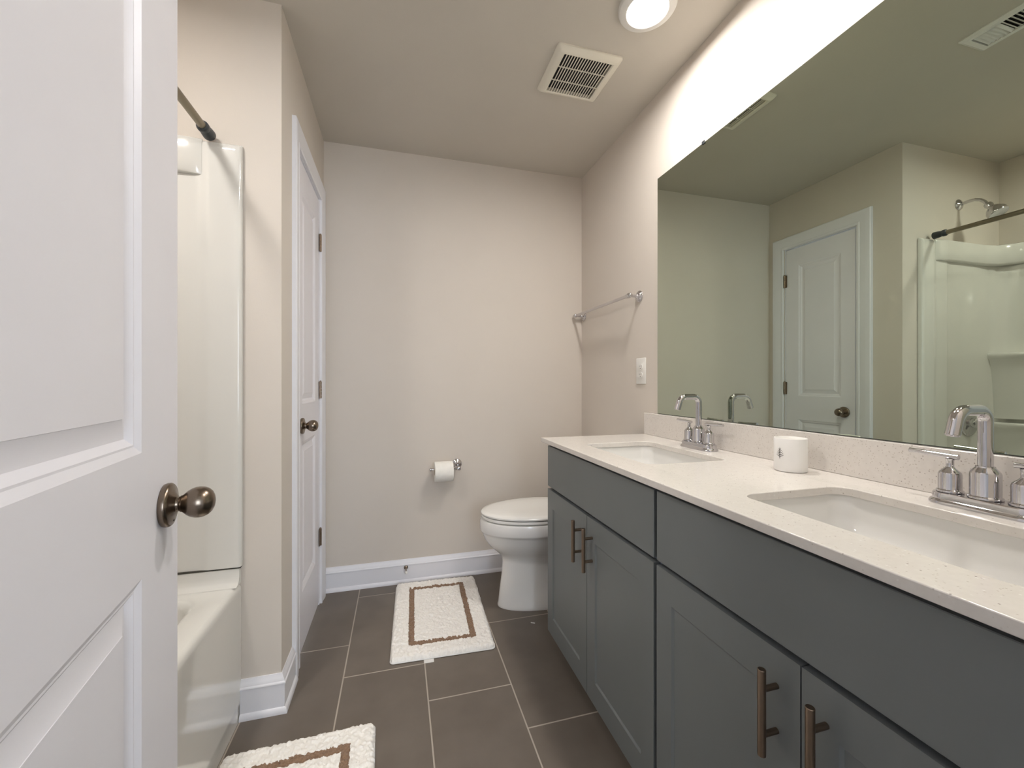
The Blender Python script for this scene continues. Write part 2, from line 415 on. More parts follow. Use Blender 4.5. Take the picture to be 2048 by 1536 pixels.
# entrance door: hinge corner near the camera, swung into the room
DW = 0.76
rz = math.atan2(0.986, -0.166)
d1 = leaf('door_1', DW, 2.03, 0.035, 0.141, DW-0.141, (0.235, 0.875, 1.032, 1.905))
d1.location = (-0.2055, 0.0047, 0.012); d1.rotation_euler = (0, 0, rz)
struct(d1, 'open white two-panel door with a pewter knob in the foreground', 'door')
knob(d1, DW-0.061, 0.0, 0.945, -1, 0.92)
# closet door
CW = 0.4545
d2 = leaf('door_2', CW, 2.045, 0.035, 0.094, CW-0.080, (0.235, 0.868, 1.028, 1.925))
d2.location = (XC-0.036, 2.275, 0.014); d2.rotation_euler = (0, 0, -PI/2)
struct(d2, 'closed narrow white two-panel closet door beside the back wall', 'door')
knob(d2, CW-0.060, 0.035, 0.938, 1)
for hz in (1.845, 1.095, 0.345): hinge(d2, -0.004, 0.042, hz-0.014, 1)

# ------------------------------------------------------------------ ceiling fittings
def disk_lamp(loc, label, power, col, cat='light', group=None, spread=178):
    e = empty('ceiling_light', loc)
    b = MB().lathe([(0.0,0),(0.098,0.0),(0.098,-0.008),(0.094,-0.014),(0.080,-0.019),(0.071,-0.020),(0.0695,-0.0165),(0.0,-0.0165)], (0,0,0), (0,0,1), 64)
    b.build('trim_ring', 'whiteplastic', e, 30)
    MB().lathe([(0.0,-0.0170),(0.0690,-0.0170),(0.066,-0.0190),(0.05,-0.0205),(0.0,-0.0215)], (0,0,0), (0,0,1), 64).build('lens', 'lens', e, 60)
    ld = bpy.data.lights.new('lamp', 'AREA'); ld.shape = 'DISK'; ld.size = 0.14; ld.energy = power; ld.color = col; ld.spread = math.radians(spread)
    lo = bpy.data.objects.new('lamp', ld); COL.objects.link(lo); lo.parent = e; lo.location = (0, 0, -0.0235)
    return tag(e, label, cat, group)
disk_lamp((0.832, 1.245, ZC), 'lit round white ceiling light over the far sink, beside the exhaust fan', LAMP_W['far'], LAMP_C)
disk_lamp((0.832, 0.50, ZC), 'lit round white ceiling light over the near sink', LAMP_W['near'], LAMP_C)
disk_lamp((-0.83, 0.80, ZC), 'lit round white ceiling light over the bathtub', LAMP_W['shower'], LAMP_C, spread=175)
disk_lamp((-0.1, -1.6, ZC), 'unseen round white ceiling light added in the hallway as cool fill', LAMP_W['hall'], (0.86, 0.90, 1.0))  # added out-of-view lamp, gives cool fill through the doorway

# exhaust fan
fx0, fx1, fy0, fy1 = 0.592, 0.872, 1.467, 1.728
e = empty('exhaust_fan', ((fx0+fx1)/2, (fy0+fy1)/2, ZC))
hw, hh = (fx1-fx0)/2, (fy1-fy0)/2; gw, gh = 0.104, 0.103
b = MB()
b.loft([rrect(0,0,2*hw,2*hh,0.012,0,4), rrect(0,0,2*hw,2*hh,0.012,-0.006,4), rrect(0,0,2*hw-0.016,2*hh-0.016,0.010,-0.016,4),
        rrect(0,0,2*hw-0.03,2*hh-0.03,0.008,-0.020,4), rrect(0,0,2*gw+0.01,2*gh+0.01,0.004,-0.022,4), rrect(0,0,2*gw,2*gh,0.003,-0.019,4), rrect(0,0,2*gw,2*gh,0.003,-0.002,4)], (False, False))
b.build('cover', 'plastic', e, 30)
MB().box((-gw+0.001,-gh+0.001,-0.003),(gw-0.001,gh-0.001,-0.001)).build('duct_opening', 'dark', e, 0)
b = MB(); ns = 18
for i in range(1, ns):
    x = -gw + 2*gw*i/ns
    b.box((x-0.0018, -gh, -0.0195), (x+0.0018, gh, -0.0175))
for y in (-gh*0.36, gh*0.36): b.box((-gw, y-0.0018, -0.0185), (gw, y+0.0018, -0.0155))
b.build('grille', 'plastic', e, 0)
tag(e, 'square off-white exhaust fan grille in the ceiling', 'fan')

# air register seen in the mirror
e = empty('air_register', (0.103, 0.932, ZC))
b = MB(); W2, L2 = 0.072, 0.130
b.loft([rrect(0,0,2*W2,2*L2,0.003,0,3), rrect(0,0,2*W2,2*L2,0.003,-0.003,3), rrect(0,0,2*W2-0.02,2*L2-0.02,0.003,-0.009,3), rrect(0,0,2*W2-0.048,2*L2-0.052,0.002,-0.009,3), rrect(0,0,2*W2-0.05,2*L2-0.054,0.002,-0.001,3)], (False, False))
b.build('frame', 'whiteplastic', e, 20)
MB().box((-W2+0.026, -L2+0.028, -0.0015), (W2-0.026, L2-0.028, -0.0005)).build('duct_opening', 'dark', e, 0)
b = MB()
for k in range(17):
    y = -L2+0.036 + (2*L2-0.072)*k/16
    a = -0.6 if y > 0.03 else 0.7
    m = Matrix.Translation((0, y, -0.005)) @ Matrix.Rotation(a, 4, 'X')
    b.box((-W2+0.026, -0.0055, -0.0005), (W2-0.026, 0.0055, 0.0005), mtx=m)
b.build('louvres', 'whiteplastic', e, 0)
tag(e, 'white slatted air register in the ceiling, reflected in the mirror', 'vent')

# ------------------------------------------------------------------ bathtub and surround
TX1, TX0, TY0, TY1 = -0.514, XL+0.002, 0.045, YW-0.001
b = MB()
cx, cy = (TX0+TX1)/2, (TY0+TY1)/2; Wt, Lt = TX1-TX0, TY1-TY0
ix0, ix1, iy0, iy1 = TX0+0.06, -0.594, TY0+0.09, 1.492
def ring(x0, x1, y0, y1, r, z): return rrect((x0+x1)/2, (y0+y1)/2, x1-x0, y1-y0, r, z, 10)
b.loft([ring(TX0, TX1, TY0, TY1, 0.004, 0.0), ring(TX0, TX1, TY0, TY1, 0.004, 0.05), ring(TX0, TX1+0.002, TY0, TY1, 0.004, 0.06), ring(TX0, TX1+0.002, TY0, TY1, 0.004, 0.07), ring(TX0, TX1+0.003, TY0, TY1, 0.004, 0.425), ring(TX0, TX1+0.003, TY0, TY1, 0.004, 0.435), ring(TX0, TX1+0.002, TY0, TY1, 0.005, 0.448),
        ring(TX0, TX1-0.006, TY0, TY1, 0.006, 0.456), ring(TX0, TX1-0.014, TY0, TY1, 0.008, 0.459),
        ring(ix0, ix1+0.006, iy0, iy1+0.006, 0.085, 0.459), ring(ix0+.004, ix1-0.003, iy0+.004, iy1-.003, 0.085, 0.455), ring(ix0+.01, ix1-0.010, iy0+.01, iy1-.010, 0.085, 0.442),
        ring(ix0+.03, ix1-0.03, iy0+.05, iy1-.04, 0.09, 0.28), ring(ix0+.05, ix1-0.05, iy0+.12, iy1-.07, 0.09, 0.15), ring(ix0+.10, ix1-0.10, iy0+.2, iy1-.12, 0.09, 0.11)], (True, True))
tub = b.build('bathtub', 'acrylic', None, 50)
tag(tub, 'glossy off-white alcove bathtub behind the open door', 'bathtub')
bf = MB()      # rolled back ledge joining the tub to the surround
SY = YW-0.0015
prof = [(0.0,0.4595),(0.045,0.4595),(0.030,0.463),(0.022,0.472),(0.018,0.486),(0.017,0.512),(0.0,0.513)]
bf.loft([[(x, SY-q, z) for q, z in prof] for x in (TX0+0.002, -0.512)], (True, True))
bf.build('tub_flange', 'acrylic', tub, 50)

sur = empty('shower_surround', (-0.86, YW, 0.515))
sur_off = Vector((-0.86, YW, 0.515))
def sbuild(b, name, m='acrylic', sm=45):
    o = b.build(name, m, sur, sm); o.location = -sur_off; return o
# end panel: smooth front column with rolled edge, then slightly recessed field
b = MB()
pl = [(-0.507,0.0),(-0.506,0.012),(-0.509,0.019),(-0.516,0.022),(-0.530,0.0205),(-0.560,0.0205),(-0.595,0.0203),(-0.602,0.0197),(-0.608,0.0185),(-0.614,0.0170),(-0.620,0.0155),(-0.626,0.0143),(-0.633,0.0136),(-0.642,0.0134),(-0.70,0.0134),(-0.718,0.0132),(-0.728,0.0115),(-0.735,0.009),(-1.08,0.009),(-1.13,0.022),(-1.165,0.055),(-1.178,0.10),(-1.178,0.12),(-1.19,0.12),(-1.19,0.0)]
def lvl(z, k=1.0): return [(x, SY-q*k if q*k < 0.119 else SY-q, z) for x, q in pl]
b.loft([lvl(0.518), lvl(0.521), lvl(1.0), lvl(1.5), lvl(1.902), lvl(1.906), lvl(1.916,0.94), lvl(1.922, 0.8), lvl(1.928, 0.4)], (True, True))
sbuild(b, 'end_panel')
MB().box((-1.18, SY-0.0185, 0.5135), (-0.508, SY-0.001, 0.5175)).build('seam', 'caulk', sur, 0).location = -sur_off
# back panel
b = MB()
b.box((XL+0.001, TY0+0.01, 0.518), (XL+0.014, SY-0.121, 1.928), 0.004)
sbuild(b, 'back_panel')
# protruding band along the top of the surround
b = MB()
def band(x_edge):
    pth = [(-0.620,0.0165),(-0.632,0.023),(-0.650,0.029),(-0.70,0.031),(-1.00,0.033),(-1.095,0.048),(-1.140,0.09),(-1.160,0.16),(-1.160,1.45)]
    return pth
outer = [(x, SY-q) for x, q in band(0)]
inner = [(x, SY-0.008) for x in (-0.620,-0.632,-0.65,-0.70,-1.0,-1.095)] + [(-1.17,SY-0.09),(-1.186,SY-0.16),(-1.186,SY-1.45)]
zz = [(1.811,0.2),(1.8135,0.75),(1.822,1.0),(1.915,1.0),(1.926,0.85),(1.931,0.4)]
rings = []
for z, k in zz:
    rings.append([(i[0]+(o_[0]-i[0])*k, i[1]+(o_[1]-i[1])*k, z) for o_, i in zip(outer, inner)] + [(i[0], i[1], z) for i in inner[::-1]])
b.loft(rings, (True, True)); sbuild(b, 'top_band')
# corner shelves
def cshelf(z):
    b = MB(); C0 = Vector((-1.186, SY-0.006)); 
    def q(r, zz_): 
        pts = [(C0.x+r*0.55*math.cos(a), C0.y-r*1.25*math.sin(a), zz_) for a in [PI/2*k/14 for k in range(15)]]
        return pts + [(C0.x, C0.y, zz_)]
    b.loft([q(0.13, z-0.38), q(0.150, z-0.18), q(0.165, z-0.08), q(0.178, z-0.045), q(0.195, z-0.032), q(0.205, z-0.018), q(0.206, z-0.006), q(0.198, z), q(0.185, z-0.001)], (True, True))
    sbuild(b, 'corner_shelf')
cshelf(1.305); cshelf(0.905)
tag(sur, 'glossy off-white moulded shower surround with corner shelves', 'shower surround')

# shower rod
rd = empty('shower_rod', (-0.596, YW-0.022, 1.942))
MB().tube([(0,-0.05,0),(0,-0.86,0)], 0.0118, 24).build('tube', 'rod', rd)
MB().tube([(0,-0.858,0),(0,-1.482,0)], 0.0136, 24).build('outer_tube', 'rod', rd)
for sy, nm in ((0, 1), (-1.51, -1)):
    b = MB(); d = -1 if nm == 1 else 1
    b.lathe([(0,0),(0.0185,0.0),(0.0190,0.004),(0.0178,0.022),(0.0150,0.034),(0.0150,0.038),(0.0178,0.041),(0.0178,0.052),(0.0160,0.056),(0.0120,0.058)], (0, sy, 0), (0, d, 0), 28)
    b.build('end_cap', 'rubber', rd, 30)
tag(rd, 'brown metal tension shower rod with black rubber end caps', 'shower rod')

# shower head
sh = empty('shower_sprayer', (-0.842, YW, 2.15))
MB().lathe([(0,0),(0.031,0.0),(0.031,0.004),(0.024,0.010),(0.013,0.014),(0.0105,0.018)], (0,-0.0005,0), (0,-1,0), 32).build('flange', 'chrome', sh, 30)
path = [(0,-0.012,0),(0,-0.045,0.002),(0,-0.070,0.000),(0,-0.092,-0.010),(0,-0.108,-0.026),(0,-0.120,-0.046)]
MB().tube(path, 0.0085, 18).build('arm', 'chrome', sh)
ax = Vector((0, -0.55, -0.83)).normalized()
b = MB().lathe([(0.010,-0.006),(0.0165,0.0),(0.0185,0.012),(0.0150,0.022),(0.017,0.028),(0.030,0.040),(0.041,0.058),(0.043,0.074),(0.041,0.080),(0.038,0.0795),(0,0.078)], (0,-0.120,-0.046), ax, 32)
b.build('spray_head', 'chrome', sh, 35)
tag(sh, 'chrome shower head on a curved arm above the surround', 'shower head')
# shower valve
sv = empty('shower_valve', (-0.905, SY-0.0105, 0.905))
MB().lathe([(0,0),(0.078,0.0),(0.078,0.004),(0.070,0.009),(0.040,0.013),(0.028,0.016),(0.026,0.038),(0.023,0.042),(0,0.043)], (0,0,0), (0,-1,0), 48).build('escutcheon', 'chrome', sv, 30)
MB().tube([(0,-0.040,0.0),(0,-0.046,-0.02),(0,-0.050,-0.050)], [0.012,0.009,0.0065], 16).build('lever', 'chrome', sv)
tag(sv, 'round chrome shower valve with a lever on the shower end wall', 'valve')

# ------------------------------------------------------------------ vanity cabinets
def shaker(name, W, Hh, parent, loc, st=0.057, ra=0.075):
    """door slab facing local -x: y spans 0..W, z spans 0..Hh"""
    b = MB(); t = 0.020; e_ = 0.0015
    ys = [0, st, W-st, W]; zs = [0, ra, Hh-ra, Hh]
    for i in range(3):
        for k in range(3):
            if i == 1 and k == 1: continue
            b.poly([(0, ys[i], zs[k]), (0, ys[i+1], zs[k]), (0, ys[i+1], zs[k+1]), (0, ys[i], zs[k+1])])
    rr = [[(q, st+d, ra+d), (q, W-st-d, ra+d), (q, W-st-d, Hh-ra-d), (q, st+d, Hh-ra-d)] for d, q in ((0,0),(0.0045,0.0050),(0.0050,0.0050))]
    b.loft(rr, (False, True))
    for y in (0, W): b.poly([(0,y,0),(t,y,0),(t,y,Hh),(0,y,Hh)])
    for z in (0, Hh): b.poly([(0,0,z),(t,0,z),(t,W,z),(0,W,z)])
    b.poly([(t,0,0),(t,W,0),(t,W,Hh),(t,0,Hh)])
    o = b.build(name, 'cab', parent, 20); o.location = loc; return o
def pull(parent, y, zc):
    b = MB(); L = 0.0725
    b.lathe([(0,-L),(0.0058,-L),(0.0066,-L+0.0010),(0.0066,L-0.0010),(0.0058,L),(0,L)], (-0.032, y, zc), (0,0,1), 24)
    for dz in (-0.038, 0.038): b.lathe([(0,0),(0.0048,0),(0.0048,0.033),(0,0.033)], (-0.0325, y, zc+dz), (1,0,0), 18)
    return b.build('pull_handle', 'bronze', parent, 35)
XF = 0.620; ZB, ZT = 0.066, 0.8735
def cabinet(y0, y1, label):
    W = y1-y0; e = empty('vanity_cabinet', (XF, y0, 0))
    b = MB()
    xb = XR-0.003-XF
    b.box((0.0208, 0.0003, ZB), (xb, 0.018, ZT)); b.box((0.0208, W-0.018, ZB), (xb, W-0.0003, ZT)); b.box((0.0208, 0.018, ZB), (xb, W-0.018, ZB+0.018))
    b.box((xb-0.012, 0.018, ZB+0.018), (xb, W-0.018, ZT))
    # face frame
    b.box((0.0208, 0.018, ZB+0.018), (0.040, 0.035, ZT)); b.box((0.0208, W-0.035, ZB+0.018), (0.040, W-0.018, ZT))
    b.box((0.0208, 0.035, 0.655), (0.040, W-0.035, 0.69)); b.box((0.0208, 0.035, 0.852), (0.040, W-0.035, ZT)); b.box((0.0208, W/2-0.02, ZB+0.018), (0.040, W/2+0.02, 0.655))
    b.build('carcass', 'cabin', e, 0)
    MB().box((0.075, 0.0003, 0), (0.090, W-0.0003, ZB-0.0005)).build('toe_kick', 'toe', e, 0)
    g = 0.0065
    MB().box((0, g, 0.690), (0.020, W-g, 0.862), 0.0012, 1).build('false_front', 'cab', e, 30)
    dw = (W-2*g-0.003)/2
    dA = shaker('door', dw, 0.608, e, (0, g, 0.070)); pull(dA, dw-0.039, 0.508)
    dB = shaker('door', dw, 0.608, e, (0, g+dw+0.003, 0.070)); pull(dB, 0.042, 0.508)
    return tag(e, label, 'cabinet', 'grey vanity cabinets')
YS, YE = 0.895, 1.668
cabinet(YS, YE, 'grey vanity cabinet with two doors under the far sink, next to the toilet')
cabinet(0.122, YS, 'grey vanity cabinet with two doors under the near sink, closest to the entrance')

# countertop with two rounded cut-outs
CT = 0.893; CBt = 0.875; XCF = 0.599; CY0, CY1 = 0.10, 1.690
SINKS = [(0.842, 1.256), (0.842, 0.500)]; SWX, SWY, SR = 0.284, 0.425, 0.035
def plate(outer, holes, z0, z1):
    b = MB(); bm = b.bm
    edges = []
    for lp in [outer] + holes:
        vs_ = [bm.verts.new((p[0], p[1], z1)) for p in lp]
        edges += [bm.edges.new((vs_[i], vs_[(i+1) % len(vs_)])) for i in range(len(vs_))]
    r = bmesh.ops.triangle_fill(bm, use_beauty=True, use_dissolve=False, edges=edges)
    fs = [g for g in r['geom'] if isinstance(g, bmesh.types.BMFace)]
    ex = bmesh.ops.extrude_face_region(bm, geom=fs)
    for v in ex['geom']:
        if isinstance(v, bmesh.types.BMVert): v.co.z = z0
    return b
outer = [(XCF, CY0, 0), (XR-0.001, CY0, 0), (XR-0.001, CY1, 0), (XCF, CY1, 0)]
ctop = plate(outer, [rrect(x, y, SWX, SWY, SR, 0) for x, y in SINKS], CBt, CT).build('countertop', 'quartz', None, 20)
bv = ctop.modifiers.new('edge', 'BEVEL'); bv.width = 0.0018; bv.segments = 2; bv.limit_method = 'ANGLE'; bv.angle_limit = math.radians(60)
tag(ctop, 'speckled cream quartz countertop across both vanity cabinets', 'countertop')
bs = MB().box((XR-0.021, CY0, CT+0.0003), (XR-0.001, CY1-0.002, 0.992), 0.0012, 1).build('backsplash', 'quartz', None, 30)
tag(bs, 'speckled quartz backsplash strip below the large mirror', 'backsplash')

def sink(x, y, label):
    e = empty('sink', (x, y, CBt))
    b = MB(); w0, l0 = SWX+0.012, SWY+0.012
    R = lambda dw, dl, r, z, ox=0: rrect(ox, 0, w0-dw, l0-dl, r, z, 10)
    b.loft([R(-0.03,-0.03,0.05,-0.0006), R(0,0,0.042,-0.0006), R(0.004,0.004,0.042,-0.008), R(0.010,0.012,0.044,-0.045), R(0.018,0.022,0.046,-0.072),
            R(0.045,0.055,0.050,-0.088), R(0.13,0.17,0.050,-0.115), R(0.20,0.30,0.035,-0.128), R(0.235,0.376,0.028,-0.131)], (False, True))
    # outside of the bowl
    b.loft([R(-0.03,-0.03,0.05,-0.0006), R(-0.03,-0.03,0.05,-0.012), R(-0.012,-0.012,0.05,-0.015), R(0.0,0.0,0.05,-0.08), R(0.03,0.04,0.05,-0.105), R(0.19,0.28,0.04,-0.145)], (False, True))
    b.build('bowl', 'basin', e, 40)
    MB().lathe([(0,0),(0.0215,0),(0.0215,0.002),(0.019,0.0035),(0.014,0.003),(0.012,0.0015),(0,0.0015)], (0,0,-0.1308), (0,0,1), 32).build('drain', 'chrome', e, 30)
    return tag(e, label, 'sink', 'undermount rectangular sinks')
sink(*SINKS[0], 'rectangular white undermount sink at the toilet end of the countertop')
sink(*SINKS[1], 'rectangular white undermount sink at the near end of the countertop, right of the candle')

def faucet():
    e = empty('faucet', (1.052, SINKS[0][1], CT))
    b = MB()
    def st(w, l, z): return rrect(0, 0, w, l, w/2-0.0005, z, 12)
    b.loft([st(0.060,0.162,0.0003), st(0.060,0.162,0.0035), st(0.056,0.158,0.0075), st(0.050,0.152,0.010), st(0.049,0.151,0.020), st(0.046,0.148,0.0225)], (True, True))
    b.build('base_plate', 'chrome', e, 40)
    zb = 0.0228
    b = MB().lathe([(0,zb),(0.0235,zb),(0.0235,zb+0.004),(0.0208,zb+0.006),(0.0208,0.070),(0.0195,0.0735),(0.0135,0.081),(0.0130,0.084),(0,0.084)], (0,0,0), (0,0,1), 40)
    b.build('spout_body', 'chrome', e, 35)
    pts = [(0,0,0.080),(0,0,0.164)] + arc((-0.022,0.166), 0.022, 0, PI/2, 8) + arc((-0.056,0.160), 0.028, PI/2, PI*0.90, 8)
    last = Vector(pts[-1]); d = Vector((math.cos(PI*0.90+PI/2), 0, math.sin(PI*0.90+PI/2)))
    tip = last + d*0.026
    pts.append(tuple(tip)) 
    MB().tube(pts, 0.0106, 32).build('spout', 'chrome', e, 50)
    MB().tube([tuple(tip-d*0.0005), tuple(tip+d*0.0015)], 0.0085, 20).build('aerator', 'chrome', e, 40)
    for s_, nm in ((1, 'far'), (-1, 'near')):
        hy = 0.0508*s_
        h = MB().lathe([(0,zb),(0.0200,zb),(0.0200,zb+0.004),(0.0172,zb+0.006),(0.0172,0.058),(0.0160,0.062),(0.0080,0.070),(0.0060,0.073),(0.0058,0.084),(0.0070,0.088),(0,0.0875)], (0,hy,0), (0,0,1), 36).build('handle', 'chrome', e, 35)
        MB().tube([(0,hy-0.013*s_,0.0925),(0,hy+0.066*s_,0.0955)], 0.0050, 18).build('lever', 'chrome', h, 50)
    return e
f1 = faucet()
tag(f1, 'chrome two-handle faucet behind the sink at the toilet end', 'faucet', 'chrome faucets on the countertop')
f2 = copy_tree(f1); f2.location = (1.052, SINKS[1][1], CT)
tag(f2, 'chrome two-handle faucet behind the near sink, right of the candle', 'faucet', 'chrome faucets on the countertop')

# mirror
mr = MB().box((XR-0.0060, 0.08, 0.9935), (XR-0.0004, 1.604, 2.050)).build('mirror', 'mirrorback', None, 0)
MB().box((XR-0.0066, 0.0812, 0.9947), (XR-0.00605, 1.6028, 2.0488)).build('glass', 'mirror', mr, 0)
for y in (1.314, 0.45): MB().box((XR-0.0100, y-0.008, 2.043), (XR-0.0067, y+0.008, 2.056), 0.001, 1).build('clip', 'rubber', mr, 0)
tag(mr, 'large frameless wall mirror above both sinks', 'mirror')

# candle
cd = empty('candle', (1.028, 0.873, CT))
MB().lathe([(0,0.0004),(0.0360,0.0004),(0.0380,0.0016),(0.0387,0.004),(0.0387,0.0875),(0.0382,0.0890),(0.0362,0.0890),(0.0357,0.0875),(0.0355,0.076),(0,0.076)], (0,0,0), (0,0,1), 64).build('cup', 'candle', cd, 40)
MB().lathe([(0,0.0762),(0.0350,0.0762),(0.0350,0.0810),(0.033,0.0813),(0,0.0810)], (0,0,0), (0,0,1), 48).build('wax', 'wax', cd, 40)
MB().tube([(0,0,0.080),(0.001,0,0.0835)], 0.0009, 8).build('wick', 'ink', cd)
b = MB()
fa = math.atan2(-0.873, -1.028) - math.radians(38)       # towards the left of the side that faces the doorway
def onc(s_, z, r=0.03885): a = fa + s_/0.0387; return (r*math.cos(a), r*math.sin(a), z)
def stroke(p0, p1, p2, w0, w1):
    n = 8; top = []; bot = []
    for i in range(n+1):
        t = i/n; x = (1-t)**2*p0[0]+2*t*(1-t)*p1[0]+t*t*p2[0]; z = (1-t)**2*p0[1]+2*t*(1-t)*p1[1]+t*t*p2[1]; w_ = w0+(w1-w0)*t
        top.append(onc(x, z+w_/2)); bot.append(onc(x, z-w_/2))
    b.loft([top, bot], (False, False), closed=False)
zc0 = 0.036
for k, (wd, zz_) in enumerate(((0.0034,0.0232),(0.0055,0.0190),(0.0075,0.0148),(0.0091,0.0103),(0.0102,0.0060))):
    for s_ in (-1, 1):
        stroke((0, zc0+zz_-0.001), (s_*wd*0.5, zc0+zz_-0.0002), (s_*wd, zc0+zz_+0.0036), 0.0030 if s_ < 0 and k < 3 else 0.0021, 0.0010)
b.loft([[onc(-0.0008, zc0-0.001), onc(0.0008, zc0-0.001)], [onc(-0.0007, zc0+0.025), onc(0.0007, zc0+0.025)], [onc(-0.0001, zc0+0.030), onc(0.0001, zc0+0.030)]], (False, False), closed=False)
b.build('tree_emblem', 'ink', cd, 0)
tag(cd, 'white candle cup with a small black tree emblem between the sinks', 'candle')

# ------------------------------------------------------------------ toilet (faces -x)
t = empty('toilet', (0.76, 2.03, 0))
def egg(xf, xr, hw_, z, n=48, pw=2.0, fy=None):
    """egg outline: front tip xf, rear xr, half width hw_ (local x relative to 0.76)"""
    xm = xf + (xr-xf)*0.56
    pts = []
    for k in range(n):
        a = 2*PI*k/n; c, s_ = math.cos(a), math.sin(a)
        ex = xm + (xr-xm)*c if c > 0 else xm + (xm-xf)*c
        pts.append((ex-0.76, hw_*s_, z))
    return pts
b = MB()
b.loft([egg(0.487,0.98,0.108,0.0), egg(0.486,0.98,0.110,0.006), egg(0.490,0.98,0.110,0.015), egg(0.497,0.96,0.104,0.08), egg(0.508,0.95,0.098,0.16), egg(0.513,0.94,0.096,0.225), egg(0.505,0.94,0.102,0.255),
        egg(0.478,0.94,0.122,0.280), egg(0.445,0.94,0.146,0.310), egg(0.420,0.94,0.163,0.345), egg(0.408,0.94,0.172,0.375), egg(0.403,0.94,0.178,0.386), egg(0.398,0.94,0.183,0.390), egg(0.396,0.94,0.185,0.396),
        egg(0.397,0.94,0.185,0.438), egg(0.400,0.94,0.182,0.446), egg(0.410,0.93,0.172,0.4475)], (True, True))
b.build('bowl', 'porcelain', t, 50)
b = MB(); b.loft([egg(0.409,0.93,0.176,0.4505), egg(0.404,0.93,0.181,0.454), egg(0.403,0.93,0.182,0.462), egg(0.406,0.93,0.180,0.4665), egg(0.43,0.92,0.16,0.467)], (True, True)); b.build('seat', 'seat', t, 40)
b = MB(); b.loft([egg(0.408,0.93,0.177,0.4700), egg(0.402,0.93,0.183,0.4725), egg(0.402,0.93,0.183,0.479), egg(0.407,0.93,0.178,0.4845), egg(0.43,0.92,0.158,0.4885), egg(0.50,0.88,0.105,0.491), egg(0.60,0.80,0.04,0.492)], (True, True)); b.build('lid', 'seat', t, 40)
for s_ in (-1, 1): MB().tube([(0.15, s_*0.07-0.02, 0.470), (0.15, s_*0.07+0.02, 0.470)], 0.010, 16).build('seat_hinge', 'seat', t)
b = MB(); b.box((0.150, -0.11, 0.30), (0.355, 0.11, 0.445), 0.02, 3); b.build('rear_deck', 'porcelain', t, 40)
b = MB(); b.loft([rrect(0.258,0,0.17,0.40,0.03,0.4460,6), rrect(0.258,0,0.185,0.43,0.03,0.47,6), rrect(0.258,0,0.198,0.445,0.025,0.74,6)], (True, True)); b.build('tank', 'porcelain', t, 50)
b = MB(); b.loft([rrect(0.258,0,0.205,0.455,0.02,0.7405,6), rrect(0.258,0,0.212,0.462,0.02,0.748,6), rrect(0.258,0,0.212,0.462,0.02,0.770,6), rrect(0.258,0,0.200,0.450,0.02,0.776,6)], (True, True)); b.build('tank_lid', 'porcelain', t, 50)
b = MB(); b.tube([(0.150,-0.16,0.69),(0.135,-0.16,0.69)], 0.011, 16); b.tube([(0.138,-0.165,0.69),(0.138,-0.095,0.683)], 0.005, 12); b.build('flush_lever', 'chrome', t)
tag(t, 'white toilet with closed lid between the vanity and the back wall', 'toilet')

# ------------------------------------------------------------------ wall fittings
tb = empty('towel_bar', (XR, 2.065, 1.552))
for s_ in (-1, 1):
    y = 0.309*s_
    MB().lathe([(0,0.0003),(0.0275,0.0003),(0.0285,0.003),(0.0262,0.006),(0.0222,0.0075),(0.0215,0.010),(0.0175,0.0125),(0.0125,0.014),(0.0095,0.018),(0.0072,0.024),(0.0068,0.050),(0.0085,0.053),(0,0.053)], (0,y,0), (-1,0,0), 36).build('post', 'chrome', tb, 35)
    MB().lathe([(0,-0.024),(0.006,-0.0235),(0.0095,-0.020),(0.0105,-0.015),(0.0088,-0.011),(0.0122,-0.008),(0.0128,0.0),(0.0122,0.008),(0.0095,0.012),(0.0105,0.015),(0.0105,0.017),(0,0.017)], (-0.060,y,0), (0,-s_,0), 28).build('finial', 'chrome', tb, 45)
MB().tube([(-0.060,-0.294,0),(-0.060,0.294,0)], 0.0078, 24).build('bar', 'chrome', tb)
tag(tb, 'chrome towel bar on the right wall above the toilet', 'towel bar')

ou = empty('wall_outlet', (XR, 1.739, 1.189))
b = MB(); b.box((-0.0055, -0.0395, -0.0625), (-0.0003, 0.0395, 0.0625), 0.0028, 3); b.build('cover_plate', 'whiteplastic', ou, 40)
for s_ in (-1, 1):
    z = 0.0195*s_
    b = MB(); pts = []
    for k in range(40):
        a = 2*PI*k/40; pts.append((0.0168*math.cos(a), max(-0.0138, min(0.0138, 0.0168*math.sin(a)))))
    b.loft([[(-0.0056, p[0], z+p[1]) for p in pts], [(-0.0078, p[0]*0.98, z+p[1]*0.98) for p in pts]], (True, True))
    r = b.build('receptacle', 'whiteplastic', ou, 30)
    b = MB()
    for y_, h_ in ((-0.0063, 0.0040), (0.0063, 0.0033)): b.box((-0.0081, y_-0.0010, z+0.0035-h_), (-0.0077, y_+0.0010, z+0.0035+h_))
    b.lathe([(0,0),(0.0024,0),(0.0024,0.0004),(0,0.0004)], (-0.0077, 0, z-0.0075), (-1,0,0), 14)
    b.build('slots', 'dark', r, 0)
MB().lathe([(0,0),(0.0030,0),(0.0024,0.0012),(0,0.0014)], (-0.0056,0,0), (-1,0,0), 16).build('screw', 'whiteplastic', ou)
tag(ou, 'white double electrical outlet on the wall left of the mirror', 'outlet')

